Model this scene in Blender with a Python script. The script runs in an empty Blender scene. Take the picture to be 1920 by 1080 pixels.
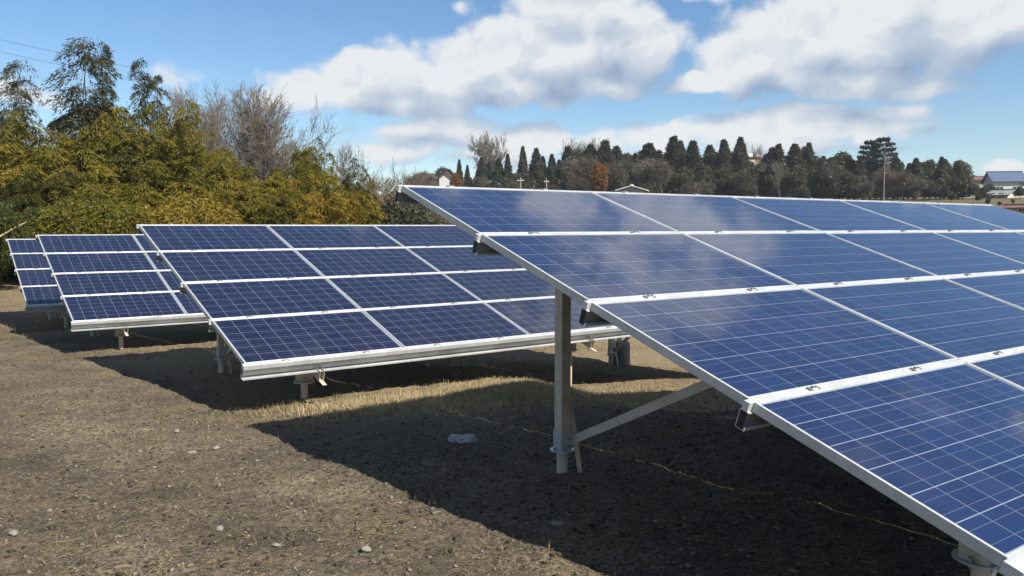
import bpy, bmesh, math, random
import numpy as np
from mathutils import Vector, Matrix, Euler

scene = bpy.context.scene
COL = scene.collection
R = math.radians
rng = np.random.default_rng(7)
random.seed(7)

# ------------------------------------------------------------------ camera
CAM = np.array([-2.6083, -1.0749, 1.0004])
YAW, PITCH, FPX = 0.6190, -0.0744, 1535.3          # FPX: focal length in pixels of a 1920 wide frame
cam_d = bpy.data.cameras.new('camera')
cam_d.sensor_width = 36.0
cam_d.lens = 36.0 * FPX / 1920.0
cam_d.clip_start = 0.05
cam_d.clip_end = 3000
cam = bpy.data.objects.new('camera', cam_d)
cam.location = CAM
cam.rotation_euler = (math.pi / 2 + PITCH, 0, -YAW)
COL.objects.link(cam)
scene.camera = cam

# ------------------------------------------------------------------ exposure
scene.view_settings.view_transform = 'Standard'
scene.view_settings.look = 'None'
scene.view_settings.gamma = 1.0
scene.view_settings.use_curve_mapping = False
scene.view_settings.exposure = 0.90

# ------------------------------------------------------------------ sun
SUN_EL, SHADOW_AZ = R(43.6), R(-12.0)
sd = Vector((math.sin(SHADOW_AZ) * math.cos(SUN_EL), math.cos(SHADOW_AZ) * math.cos(SUN_EL), -math.sin(SUN_EL)))
sun_d = bpy.data.lights.new('sun', 'SUN')
sun_d.energy = 5.0
sun_d.angle = R(0.5)
sun_d.color = (1.0, 0.945, 0.86)
sun = bpy.data.objects.new('sun', sun_d)
sun.rotation_euler = sd.to_track_quat('-Z', 'Y').to_euler()
sun.location = (0, 0, 60)
COL.objects.link(sun)

# ------------------------------------------------------------------ node helpers
class NT:
    def __init__(self, tree):
        self.t = tree
    def n(self, typ, **kw):
        nd = self.t.nodes.new(typ)
        for k, v in kw.items():
            setattr(nd, k, v)
        return nd
    def put(self, sock, v):
        if v is None:
            return
        if isinstance(v, bpy.types.NodeSocket):
            self.t.links.new(v, sock)
        else:
            sock.default_value = v
    def m(self, op, a, b=None, c=None, clamp=False):
        nd = self.n('ShaderNodeMath', operation=op, use_clamp=clamp)
        for s, v in zip(nd.inputs, (a, b, c)):
            self.put(s, v)
        return nd.outputs[0]
    def ss(self, v, lo, hi, a=0.0, b=1.0, kind='SMOOTHSTEP'):
        nd = self.n('ShaderNodeMapRange', interpolation_type=kind)
        for s, x in zip(nd.inputs[:5], (v, lo, hi, a, b)):
            self.put(s, x)
        return nd.outputs[0]
    def comb(self, x, y, z):
        nd = self.n('ShaderNodeCombineXYZ')
        for s, v in zip(nd.inputs, (x, y, z)):
            self.put(s, v)
        return nd.outputs[0]
    def vm(self, op, a, b=None, scale=None):
        nd = self.n('ShaderNodeVectorMath', operation=op)
        self.put(nd.inputs[0], a)
        if b is not None:
            self.put(nd.inputs[1], b)
        if scale is not None:
            self.put(nd.inputs['Scale'], scale)
        return nd.outputs['Value'] if op in ('LENGTH', 'DOT_PRODUCT') else nd.outputs[0]
    def noise(self, vec, scale, detail=4, rough=0.55, dist=0.0, color=False):
        nd = self.n('ShaderNodeTexNoise')
        self.put(nd.inputs['Vector'], vec)
        nd.inputs['Scale'].default_value = scale
        nd.inputs['Detail'].default_value = detail
        nd.inputs['Roughness'].default_value = rough
        nd.inputs['Distortion'].default_value = dist
        return nd.outputs[1 if color else 0]
    def mix(self, f, a, b):
        nd = self.n('ShaderNodeMix', data_type='RGBA')
        self.put(nd.inputs[0], f)
        for s, v in ((nd.inputs[6], a), (nd.inputs[7], b)):
            self.put(s, (v + (1,)) if isinstance(v, tuple) and len(v) == 3 else v)
        return nd.outputs[2]
    def ramp(self, f, stops):
        nd = self.n('ShaderNodeValToRGB')
        e = nd.color_ramp.elements
        while len(e) < len(stops):
            e.new(0.5)
        for el, (p, c) in zip(e, stops):
            el.position = p
            el.color = c + (1,)
        self.put(nd.inputs[0], f)
        return nd.outputs[0]

# ------------------------------------------------------------------ world: sky with cumulus
world = bpy.data.worlds.new('World')
scene.world = world
world.use_nodes = True
wt = world.node_tree
wt.nodes.clear()
N = NT(wt)
sky = N.n('ShaderNodeTexSky', sky_type='NISHITA', sun_disc=False)
sky.sun_elevation = SUN_EL
sky.sun_rotation = math.pi + SHADOW_AZ            # direction opposite to where the shadows point
sky.altitude = 100
sky.air_density = 1.0
sky.dust_density = 0.2
sky.ozone_density = 3.0
tc = N.n('ShaderNodeTexCoord')
dirv = N.vm('NORMALIZE', tc.outputs['Generated'])

# cloud field as a node group of azimuth (from the view's heading), elevation and the direction itself
def pxdir(px, py):
    az = math.atan((px - 960) / FPX)
    return az, math.atan((425 - py) / FPX * math.cos(az))
BLOBS = [  # px, py, half width, half height, weight
    (600, 172, 120, 56, 1.0), (680, 150, 95, 62, 1.0), (770, 140, 110, 76, 1.0), (880, 130, 120, 68, 1.0),
    (1000, 105, 140, 85, 1.0), (1110, 75, 160, 95, 1.0), (1200, 95, 90, 78, 1.0), (1080, 0, 170, 50, 1.0),
    (950, 170, 190, 40, .9), (760, 205, 140, 40, .9), (1140, 165, 90, 34, .8),
    (830, 252, 190, 42, .75), (1010, 262, 170, 42, .7), (760, 285, 120, 24, .6), (900, 298, 120, 24, .6), (1090, 270, 90, 36, .6),
    (1300, 160, 75, 30, .9), (1400, 125, 130, 66, 1.0), (1500, 85, 150, 92, 1.0), (1640, 60, 180, 105, 1.0),
    (1800, 40, 170, 72, 1.0), (1560, 150, 190, 46, 1.0), (1690, 172, 110, 26, .7),
    (1250, 250, 110, 38, .8), (1400, 245, 150, 42, .85), (1560, 235, 160, 42, .85), (1650, 215, 100, 26, .7), (1480, 280, 170, 24, .7),
    (1870, 312, 34, 16, .6), (1300, 6, 70, 16, .35), (1640, 0, 150, 60, .9), (868, 10, 26, 22, .35),
    (60, 175, 70, 26, .35), (330, 170, 60, 30, .3),
]
def field_group():
    g = bpy.data.node_groups.new('cloud_field', 'ShaderNodeTree')
    g.interface.new_socket('Az', in_out='INPUT', socket_type='NodeSocketFloat')
    g.interface.new_socket('El', in_out='INPUT', socket_type='NodeSocketFloat')
    g.interface.new_socket('Field', in_out='OUTPUT', socket_type='NodeSocketFloat')
    G = NT(g)
    gi, go = G.n('NodeGroupInput'), G.n('NodeGroupOutput')
    az, el = gi.outputs[0], gi.outputs[1]
    p0 = G.comb(az, el, 0.0)
    warp = G.noise(p0, 11.0, 4, 0.55, color=True)
    w = G.vm('SCALE', G.vm('SUBTRACT', warp, (0.5, 0.5, 0.5)), scale=0.045)
    p = G.vm('ADD', p0, w)
    acc = None
    for (px, py, hw, hh, wt_) in BLOBS:
        a, e = pxdir(px, py)
        d = G.vm('MULTIPLY', G.vm('SUBTRACT', p, (a, e, 0)), (FPX / hw, FPX / hh, 0))
        v = G.m('MULTIPLY', G.m('SUBTRACT', 1.0, G.vm('LENGTH', d)), wt_)
        acc = v if acc is None else G.m('SMOOTH_MAX', acc, v, 0.18)
    # beyond the listed banks the same broken cumulus goes on over the whole sky
    wide = G.noise(G.comb(G.m('MULTIPLY', az, 0.9), G.m('MULTIPLY', el, 1.7), 3.7), 2.6, 3, 0.5)
    gen = G.m('MULTIPLY', G.m('SUBTRACT', wide, 0.55), 3.4)
    out_el = G.ss(el, 0.27, 0.40)
    out_az = G.ss(G.m('ABSOLUTE', az), 0.60, 0.85)
    outw = G.m('MAXIMUM', out_el, out_az)
    base = G.m('ADD', G.m('MULTIPLY', acc, G.m('SUBTRACT', 1.0, outw)), G.m('MULTIPLY', gen, outw))
    G.put(go.inputs[0], base)
    return g
def detail_group():
    # cauliflower billows: rounded cells at three sizes plus fine noise
    g = bpy.data.node_groups.new('cloud_billows', 'ShaderNodeTree')
    g.interface.new_socket('Az', in_out='INPUT', socket_type='NodeSocketFloat')
    g.interface.new_socket('El', in_out='INPUT', socket_type='NodeSocketFloat')
    g.interface.new_socket('Billow', in_out='OUTPUT', socket_type='NodeSocketFloat')
    G = NT(g)
    gi, go = G.n('NodeGroupInput'), G.n('NodeGroupOutput')
    p0 = G.comb(gi.outputs[0], G.m('MULTIPLY', gi.outputs[1], 1.25), 0.7)
    wv = G.vm('SCALE', G.vm('SUBTRACT', G.noise(p0, 16.0, 4, 0.6, color=True), (0.5, 0.5, 0.5)), scale=0.06)
    p = G.vm('ADD', p0, wv)
    acc = None
    for sc, amp in ((11.0, 0.46), (26.0, 0.24), (58.0, 0.11)):
        v = G.n('ShaderNodeTexVoronoi', feature='SMOOTH_F1', voronoi_dimensions='2D')
        v.inputs['Scale'].default_value = sc
        v.inputs['Smoothness'].default_value = 0.35
        G.put(v.inputs['Vector'], p)
        t = G.m('MULTIPLY', G.m('SUBTRACT', 0.48, v.outputs['Distance']), amp)
        acc = t if acc is None else G.m('ADD', acc, t)
    acc = G.m('ADD', acc, G.m('MULTIPLY', G.m('SUBTRACT', G.noise(p0, 20.0, 8, 0.62), 0.5), 0.56))
    G.put(go.inputs[0], acc)
    return g
dg = detail_group()
fg = field_group()
sep = N.n('ShaderNodeSeparateXYZ')
N.put(sep.inputs[0], dirv)
cx, sx = math.cos(YAW), math.sin(YAW)
rx = N.m('SUBTRACT', N.m('MULTIPLY', sep.outputs[0], cx), N.m('MULTIPLY', sep.outputs[1], sx))
ry = N.m('ADD', N.m('MULTIPLY', sep.outputs[0], sx), N.m('MULTIPLY', sep.outputs[1], cx))
az = N.m('ARCTAN2', rx, ry)
el = N.m('ARCSINE', sep.outputs[2])
def fld(a, e):
    nd = N.n('ShaderNodeGroup', node_tree=fg)
    N.put(nd.inputs[0], a)
    N.put(nd.inputs[1], e)
    return nd.outputs[0]
def bil(a, e):
    nd = N.n('ShaderNodeGroup', node_tree=dg)
    N.put(nd.inputs[0], a)
    N.put(nd.inputs[1], e)
    return nd.outputs[0]
B0 = fld(az, el)
D0 = bil(az, el)
D1 = bil(N.m('ADD', az, -0.012), N.m('ADD', el, 0.017))
F0 = N.m('ADD', B0, D0)
B1 = fld(N.m('ADD', az, -0.022), N.m('ADD', el, 0.040))
dens = N.ss(F0, 0.02, 0.42)
lit = N.ss(N.m('SUBTRACT', B0, B1), -0.85, 0.45)
relief = N.ss(N.m('SUBTRACT', D0, D1), -0.20, 0.20, -0.5, 0.5)
thick = N.ss(F0, 0.15, 0.95)
shade = N.m('ADD', N.m('MULTIPLY', lit, 0.84), N.m('MULTIPLY', relief, 0.24))
shade = N.m('SUBTRACT', N.m('ADD', shade, 0.19), N.m('MULTIPLY', thick, 0.20), clamp=True)
ccol = N.ramp(shade, [(0.12, (0.31, 0.42, 0.61)), (0.40, (0.50, 0.60, 0.75)), (0.62, (0.68, 0.75, 0.85)), (0.88, (0.98, 0.99, 1.0))])
fade = N.ss(el, -0.02, 0.02)
bg_sky = N.n('ShaderNodeBackground')
hs = N.n('ShaderNodeHueSaturation')
hs.inputs['Saturation'].default_value = 1.15
N.put(hs.inputs['Color'], sky.outputs[0])
N.put(bg_sky.inputs[0], hs.outputs[0])
bg_sky.inputs[1].default_value = 0.072
bg_cl = N.n('ShaderNodeBackground')
N.put(bg_cl.inputs[0], ccol)
bg_cl.inputs[1].default_value = 0.47
mixw = N.n('ShaderNodeMixShader')
N.put(mixw.inputs[0], N.m('MULTIPLY', N.m('MULTIPLY', dens, 0.94), fade))
N.put(mixw.inputs[1], bg_sky.outputs[0])
N.put(mixw.inputs[2], bg_cl.outputs[0])
wo = N.n('ShaderNodeOutputWorld')
N.put(wo.inputs[0], mixw.outputs[0])

# ------------------------------------------------------------------ materials
MAT = {}
def mat(name):
    m = bpy.data.materials.new(name)
    m.use_nodes = True
    m.node_tree.nodes.clear()
    MAT[name] = m
    T = NT(m.node_tree)
    out = T.n('ShaderNodeOutputMaterial')
    return m, T, out
def principled(T, out, base, rough=0.6, metal=0.0, coat=0.0, spec=0.5, bump=None, bstr=0.3, bdist=0.01, coat_rough=0.04):
    b = T.n('ShaderNodeBsdfPrincipled')
    T.put(b.inputs['Base Color'], base + (1,) if isinstance(base, tuple) and len(base) == 3 else base)
    T.put(b.inputs['Roughness'], rough)
    T.put(b.inputs['Metallic'], metal)
    b.inputs['Coat Weight'].default_value = coat
    b.inputs['Coat Roughness'].default_value = coat_rough
    b.inputs['Specular IOR Level'].default_value = spec
    if bump is not None:
        bn = T.n('ShaderNodeBump')
        bn.inputs['Strength'].default_value = bstr
        bn.inputs['Distance'].default_value = bdist
        T.put(bn.inputs['Height'], bump)
        T.put(b.inputs['Normal'], bn.outputs[0])
    T.put(out.inputs[0], b.outputs[0])
    return b
ALB = 0.72
def dim(c):
    return tuple(v * ALB for v in c)
def simple(name, c1, c2, scale=8.0, rough=0.6, metal=0.0, spec=0.4, bstr=0.15, bdist=0.005, objc=True):
    c1, c2 = dim(c1), dim(c2)
    m, T, out = mat(name)
    t = T.n('ShaderNodeTexCoord')
    n1 = T.noise(t.outputs['Object'], scale, 6, 0.62)
    n2 = T.noise(t.outputs['Object'], scale * 6, 3, 0.6)
    f = T.ss(T.m('ADD', T.m('MULTIPLY', n1, 0.75), T.m('MULTIPLY', n2, 0.25)), 0.34, 0.66)
    r = T.m('ADD', rough - 0.08, T.m('MULTIPLY', n2, 0.16))
    principled(T, out, T.mix(f, c1, c2), r, metal, spec=spec, bump=n2, bstr=bstr, bdist=bdist)
    return m

simple('aluminium', (0.54, 0.55, 0.545), (0.72, 0.73, 0.725), 4, 0.40, 0.25, 0.5, 0.05)
simple('galvanised', (0.52, 0.455, 0.365), (0.68, 0.605, 0.49), 14, 0.50, 0.10, 0.5, 0.08)
simple('galv_bracket', (0.50, 0.54, 0.58), (0.66, 0.70, 0.74), 30, 0.38, 0.45, 0.5, 0.1)
simple('matt_black', (0.012, 0.012, 0.012), (0.02, 0.02, 0.02), 20, 0.6)
simple('bolt_steel', (0.24, 0.24, 0.22), (0.40, 0.40, 0.37), 60, 0.5, 0.5)
simple('concrete', (0.28, 0.26, 0.23), (0.38, 0.355, 0.32), 9, 0.9, 0, 0.2, 0.4, 0.01)
simple('stone', (0.24, 0.215, 0.18), (0.40, 0.37, 0.32), 22, 0.9, 0, 0.25, 0.5, 0.01)
simple('white_plastic', (0.34, 0.34, 0.35), (0.50, 0.50, 0.51), 12, 0.5)
simple('culm', (0.06, 0.062, 0.02), (0.10, 0.09, 0.03), 3, 0.5)
simple('dry_culm', (0.34, 0.25, 0.13), (0.44, 0.33, 0.18), 3, 0.7)
simple('bark_grey', (0.175, 0.147, 0.115), (0.26, 0.222, 0.178), 5, 0.9, 0, 0.2)
simple('bark_brown', (0.14, 0.10, 0.075), (0.22, 0.165, 0.12), 5, 0.9, 0, 0.2)
simple('string', (0.34, 0.30, 0.24), (0.46, 0.42, 0.34), 30, 0.9)
simple('wire_black', (0.03, 0.03, 0.035), (0.05, 0.05, 0.055), 3, 0.5)
simple('wall_white', (0.66, 0.65, 0.62), (0.76, 0.75, 0.72), 1.5, 0.9)
simple('wall_cream', (0.50, 0.45, 0.36), (0.60, 0.54, 0.44), 1.5, 0.9)
simple('wall_grey', (0.34, 0.33, 0.32), (0.42, 0.41, 0.40), 1.5, 0.9)
simple('roof_brown', (0.15, 0.085, 0.07), (0.22, 0.13, 0.10), 2.5, 0.8)
simple('roof_blue', (0.08, 0.12, 0.20), (0.11, 0.155, 0.25), 2.5, 0.55)
simple('roof_grey', (0.22, 0.24, 0.24), (0.31, 0.34, 0.33), 2.5, 0.75)
simple('roof_red', (0.20, 0.075, 0.06), (0.28, 0.11, 0.085), 2.5, 0.75)
simple('window_dark', (0.02, 0.022, 0.026), (0.035, 0.038, 0.045), 2, 0.12)

# photovoltaic laminate: cells and backsheet seen through the same glossy cover
def pv_cell(name, c1, c2):
    m, T, out = mat(name)
    g = T.n('ShaderNodeNewGeometry')
    oi = T.n('ShaderNodeObjectInfo')
    t = T.n('ShaderNodeTexCoord')
    rnd = T.m('FRACT', T.m('ADD', g.outputs['Random Per Island'], oi.outputs['Random']))
    vor = T.n('ShaderNodeTexVoronoi')
    T.put(vor.inputs['Vector'], t.outputs['Object'])
    vor.inputs['Scale'].default_value = 90
    fl = T.m('ADD', T.m('MULTIPLY', rnd, 0.75), T.m('MULTIPLY', vor.outputs['Distance'], 0.35))
    col = T.mix(fl, c1, c2)
    dust = T.noise(g.outputs['Position'], 2.3, 6, 0.65)
    col = T.mix(T.ss(dust, 0.40, 0.78, 0.0, 0.05), col, (0.16, 0.15, 0.13))
    rgh = T.ss(dust, 0.35, 0.75, 0.03, 0.10)
    b = principled(T, out, col, 0.42, 0.0, coat=1.0, spec=0.15)
    T.put(b.inputs['Coat Roughness'], rgh)
    b.inputs['Coat IOR'].default_value = 1.38
pv_cell('cell_blue', (0.0036, 0.0098, 0.042), (0.0080, 0.0175, 0.066))
pv_cell('cell_navy', (0.0042, 0.0048, 0.019), (0.0080, 0.0086, 0.030))
m, T, out = mat('backsheet')
principled(T, out, (0.18, 0.21, 0.255), 0.5, 0, coat=1.0)
m, T, out = mat('busbar')
principled(T, out, (0.065, 0.085, 0.14), 0.4, 0.0, coat=1.0)

def leaf(name, dark, light, extra=None, trans=0.35, hue_noise=0.35):
    dark, light, extra = dim(dark), dim(light), dim(extra) if extra else None
    m, T, out = mat(name)
    g = T.n('ShaderNodeNewGeometry')
    oi = T.n('ShaderNodeObjectInfo')
    big = T.noise(g.outputs['Position'], hue_noise, 3, 0.5)
    f = T.m('ADD', T.m('MULTIPLY', g.outputs['Random Per Island'], 0.65), T.m('ADD', T.m('MULTIPLY', big, 0.9), -0.32), clamp=True)
    col = T.mix(f, dark, light)
    if extra:
        col = T.mix(T.ss(T.m('ADD', T.m('MULTIPLY', g.outputs['Random Per Island'], 0.4), T.m('MULTIPLY', oi.outputs['Random'], 0.6)), 0.55, 0.95), col, extra)
    d = T.n('ShaderNodeBsdfDiffuse')
    T.put(d.inputs[0], col)
    tr = T.n('ShaderNodeBsdfTranslucent')
    T.put(tr.inputs[0], col)
    mx = T.n('ShaderNodeMixShader')
    mx.inputs[0].default_value = trans
    T.put(mx.inputs[1], d.outputs[0])
    T.put(mx.inputs[2], tr.outputs[0])
    gl = T.n('ShaderNodeBsdfGlossy')
    gl.inputs['Roughness'].default_value = 0.45
    fr = T.n('ShaderNodeFresnel')
    fr.inputs[0].default_value = 1.35
    mx2 = T.n('ShaderNodeMixShader')
    T.put(mx2.inputs[0], T.m('MULTIPLY', fr.outputs[0], 0.12))
    T.put(mx2.inputs[1], mx.outputs[0])
    T.put(mx2.inputs[2], gl.outputs[0])
    T.put(out.inputs[0], mx2.outputs[0])
leaf('bamboo_olive', (0.082, 0.082, 0.012), (0.290, 0.240, 0.034), (0.34, 0.26, 0.040), 0.40)
leaf('bamboo_gold', (0.140, 0.115, 0.015), (0.370, 0.280, 0.036), (0.40, 0.26, 0.034), 0.40)
leaf('bamboo_dark', (0.036, 0.046, 0.011), (0.130, 0.125, 0.024), (0.18, 0.15, 0.03), 0.42)
leaf('bamboo_grey', (0.060, 0.072, 0.040), (0.130, 0.125, 0.070), (0.15, 0.13, 0.08))
leaf('bush_green', (0.045, 0.065, 0.014), (0.120, 0.130, 0.030))
leaf('cedar', (0.058, 0.064, 0.040), (0.110, 0.108, 0.068), (0.125, 0.100, 0.066), 0.35, 0.12)
leaf('pine', (0.022, 0.032, 0.026), (0.050, 0.066, 0.046), None, 0.15)
leaf('evergreen', (0.054, 0.062, 0.036), (0.115, 0.114, 0.062), (0.125, 0.105, 0.068), 0.35, 0.12)
leaf('autumn', (0.17, 0.070, 0.016), (0.32, 0.145, 0.032), None, 0.25)
leaf('twig_mass', (0.085, 0.072, 0.054), (0.15, 0.128, 0.096), None, 0.1, 0.2)
leaf('dead_leaf', (0.11, 0.080, 0.050), (0.20, 0.145, 0.085), None, 0.2)
leaf('straw', (0.13, 0.098, 0.052), (0.36, 0.28, 0.145), None, 0.2, 1.2)

leaf('paler', (0.38, 0.30, 0.165), (0.74, 0.60, 0.36), None, 0.25, 1.2)  # straw colour raised so the sunlit hump and strip look brighter

# ground: damp brown earth with worn straw and pale grit
m, T, out = mat('earth')
g = T.n('ShaderNodeNewGeometry')
P = g.outputs['Position']
wide = T.noise(P, 0.35, 4, 0.55)
mid = T.noise(P, 2.2, 6, 0.62)
fine = T.noise(P, 16, 6, 0.7)
grit = T.noise(P, 70, 4, 0.7)
sp = T.n('ShaderNodeSeparateXYZ')
T.put(sp.inputs[0], P)
streak = T.noise(T.comb(T.m('MULTIPLY', sp.outputs[0], 0.35), T.m('MULTIPLY', sp.outputs[1], 1.0), 0.0), 9, 5, 0.65)
spec = T.noise(P, 38, 5, 0.75)
c = T.ramp(fine, [(0.25, (0.044, 0.033, 0.020)), (0.45, (0.104, 0.080, 0.048)), (0.60, (0.154, 0.119, 0.073)), (0.8, (0.225, 0.178, 0.112))])
c = T.mix(T.m('MULTIPLY', T.ss(mid, 0.42, 0.68), 0.65), c, (0.178, 0.134, 0.068))
c = T.mix(T.m('MULTIPLY', T.ss(streak, 0.46, 0.66), 0.5), c, (0.078, 0.062, 0.040))
c = T.mix(T.m('MULTIPLY', T.ss(wide, 0.42, 0.62), 0.5), c, (0.115, 0.094, 0.062))
c = T.mix(T.m('MULTIPLY', T.ss(spec, 0.51, 0.63), 0.80), c, (0.270, 0.212, 0.132))
c = T.mix(T.m('MULTIPLY', T.ss(spec, 0.47, 0.36), 0.80), c, (0.030, 0.023, 0.015))
c = T.mix(T.m('MULTIPLY', T.ss(grit, 0.55, 0.66), 0.55), c, (0.27, 0.225, 0.155))
patch = T.noise(P, 0.95, 5, 0.6)
c = T.mix(T.m('MULTIPLY', T.ss(patch, 0.47, 0.36), 0.55), c, (0.058, 0.049, 0.036))
c = T.mix(T.m('MULTIPLY', T.m('MULTIPLY', T.ss(patch, 0.53, 0.64), T.ss(spec, 0.42, 0.56)), 0.6), c, (0.30, 0.235, 0.135))
# the field turns to bleached winter grass away from the trodden strip beside the arrays
mown = T.m('MULTIPLY', T.ss(T.m('ADD', sp.outputs[0], T.m('MULTIPLY', T.m('SUBTRACT', wide, 0.5), 3.0)), -1.2, 0.4), T.ss(T.m('ADD', sp.outputs[1], T.m('MULTIPLY', sp.outputs[0], 0.25)), 4.6, 6.2), T.m('MULTIPLY', T.ss(spec, 0.40, 0.52), T.ss(mid, 0.34, 0.52)))
c = T.mix(T.m('MULTIPLY', mown, 0.85), c, T.mix(spec, (0.17, 0.125, 0.06), (0.34, 0.26, 0.14)))
far = T.ss(sp.outputs[1], 15.0, 24.0)
c = T.mix(T.m('MULTIPLY', far, T.ss(mid, 0.30, 0.6)), c, (0.22, 0.165, 0.085))
hill = T.ss(T.vm('LENGTH', P), 60.0, 100.0)
c = T.mix(T.m('MULTIPLY', hill, 0.8), c, (0.10, 0.085, 0.042))
h = T.m('ADD', T.m('MULTIPLY', fine, 0.7), T.m('MULTIPLY', grit, 0.3))
sc = T.n('ShaderNodeMix', data_type='RGBA', blend_type='MULTIPLY')
sc.inputs[0].default_value = 1.0
T.put(sc.inputs[6], c)
sc.inputs[7].default_value = (0.85, 0.87, 0.99, 1)
principled(T, out, sc.outputs[2], 0.95, 0, spec=0.12, bump=h, bstr=1.0, bdist=0.04)
leaf('clod', (0.050, 0.040, 0.027), (0.12, 0.096, 0.062), None, 0.0)
leaf('pebble', (0.12, 0.10, 0.075), (0.36, 0.32, 0.26), None, 0.0)

# ------------------------------------------------------------------ object helpers
def link(o, parent=None):
    COL.objects.link(o)
    if parent is not None:
        o.parent = parent
    return o
def tag(o, label=None, cat=None, group=None, kind=None):
    for k, v in (('label', label), ('category', cat), ('group', group), ('kind', kind)):
        if v:
            o[k] = v
    return o
def empty(name, loc, rz=0.0, label=None, cat=None, group=None):
    o = bpy.data.objects.new(name, None)
    o.location = loc
    o.rotation_euler = (0, 0, rz)
    o.empty_display_size = 0.3
    link(o)
    return tag(o, label, cat, group)
def inst(name, me, parent=None, loc=(0, 0, 0), rot=(0, 0, 0), scale=(1, 1, 1)):
    o = bpy.data.objects.new(name, me)
    o.location = loc
    o.rotation_euler = rot
    o.scale = scale
    return link(o, parent)

class MB:
    """collects boxes and tubes for one mesh"""
    def __init__(self):
        self.v, self.f, self.mi = [], [], []
    def box(self, x0, x1, y0, y1, z0, z1, mi=0, skip=()):
        b = len(self.v)
        self.v += [(x0, y0, z0), (x1, y0, z0), (x1, y1, z0), (x0, y1, z0), (x0, y0, z1), (x1, y0, z1), (x1, y1, z1), (x0, y1, z1)]
        for k, q in enumerate(((3, 2, 1, 0), (4, 5, 6, 7), (0, 1, 5, 4), (1, 2, 6, 5), (2, 3, 7, 6), (3, 0, 4, 7))):
            if k in skip:
                continue
            self.f.append(tuple(b + i for i in q))
            self.mi.append(mi)
        return self
    def quad(self, pts, mi=0):
        b = len(self.v)
        self.v += [tuple(p) for p in pts]
        self.f.append(tuple(range(b, b + len(pts))))
        self.mi.append(mi)
        return self
    def bar(self, a, b_, w, d, up=(0, 0, 1), mi=0):
        """rectangular bar from a to b_, w across, d along the up side"""
        a, b_ = Vector(a), Vector(b_)
        t = (b_ - a).normalized()
        s = t.cross(Vector(up)).normalized()
        u = s.cross(t).normalized()
        base = len(self.v)
        for p in (a, b_):
            for (i, j) in ((-1, -1), (1, -1), (1, 1), (-1, 1)):
                self.v.append(tuple(p + s * (w / 2 * i) + u * (d / 2 * j)))
        for q in ((3, 2, 1, 0), (4, 5, 6, 7), (0, 1, 5, 4), (1, 2, 6, 5), (2, 3, 7, 6), (3, 0, 4, 7)):
            self.f.append(tuple(base + i for i in q))
            self.mi.append(mi)
        return self
    def tube(self, pts, rad, n=8, mi=0, cap=True):
        pts = [Vector(p) for p in pts]
        if not hasattr(rad, '__len__'):
            rad = [rad] * len(pts)
        base = len(self.v)
        for k, p in enumerate(pts):
            t = (pts[min(k + 1, len(pts) - 1)] - pts[max(k - 1, 0)]).normalized()
            s = t.orthogonal().normalized() if abs(t.z) > 0.9 else t.cross(Vector((0, 0, 1))).normalized()
            if abs(t.z) > 0.9:
                s = Vector((1, 0, 0)) - t * t.x
                s.normalize()
            u = s.cross(t)
            for i in range(n):
                a = 2 * math.pi * i / n
                self.v.append(tuple(p + s * (rad[k] * math.cos(a)) + u * (rad[k] * math.sin(a))))
        for k in range(len(pts) - 1):
            for i in range(n):
                j = (i + 1) % n
                self.f.append((base + k * n + i, base + (k + 1) * n + i, base + (k + 1) * n + j, base + k * n + j))
                self.mi.append(mi)
        if cap:
            self.f.append(tuple(base + i for i in range(n)))
            self.f.append(tuple(base + (len(pts) - 1) * n + i for i in range(n))[::-1])
            self.mi += [mi, mi]
        return self
    def mesh(self, name, mats, bevel=0.0, smooth=False):
        me = bpy.data.meshes.new(name)
        me.from_pydata(self.v, [], self.f)
        for mm in (mats if isinstance(mats, (list, tuple)) else [mats]):
            me.materials.append(MAT[mm])
        me.polygons.foreach_set('material_index', self.mi)
        bm = bmesh.new()
        bm.from_mesh(me)
        bmesh.ops.recalc_face_normals(bm, faces=bm.faces)
        if bevel:
            bmesh.ops.bevel(bm, geom=bm.edges[:], offset=bevel, segments=1, affect='EDGES')
        bm.to_mesh(me)
        bm.free()
        if smooth:
            me.polygons.foreach_set('use_smooth', [True] * len(me.polygons))
        return me

def quads_mesh(name, co, mats, mi=None):
    """co: (n,4,3) array of leaf quads"""
    n = len(co)
    me = bpy.data.meshes.new(name)
    me.vertices.add(n * 4)
    me.vertices.foreach_set('co', co.reshape(-1).astype(np.float32))
    me.loops.add(n * 4)
    me.loops.foreach_set('vertex_index', np.arange(n * 4, dtype=np.int32))
    me.polygons.add(n)
    me.polygons.foreach_set('loop_start', np.arange(0, n * 4, 4, dtype=np.int32))
    me.polygons.foreach_set('loop_total', np.full(n, 4, dtype=np.int32))
    for mm in (mats if isinstance(mats, (list, tuple)) else [mats]):
        me.materials.append(MAT[mm])
    if mi is not None:
        me.polygons.foreach_set('material_index', mi.astype(np.int32))
    me.update(calc_edges=True)
    return me

def leaf_quads(c, d, L, Wd, rg, flat=0.0):
    """diamond leaves at c (n,3), pointing along d (n,3)"""
    n = len(c)
    d = d / np.linalg.norm(d, axis=1, keepdims=True)
    r = rg.normal(size=(n, 3)) * (1 - flat * .6) + np.array([0, 0, 2.2 * flat])     # flat: blades lie face up
    s = np.cross(d, r)
    s /= np.linalg.norm(s, axis=1, keepdims=True) + 1e-9
    L = np.broadcast_to(np.asarray(L, float), (n,))[:, None]
    Wd = np.broadcast_to(np.asarray(Wd, float), (n,))[:, None]
    return np.stack([c, c + d * L * 0.45 + s * Wd * 0.5, c + d * L, c + d * L * 0.45 - s * Wd * 0.5], axis=1)

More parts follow.
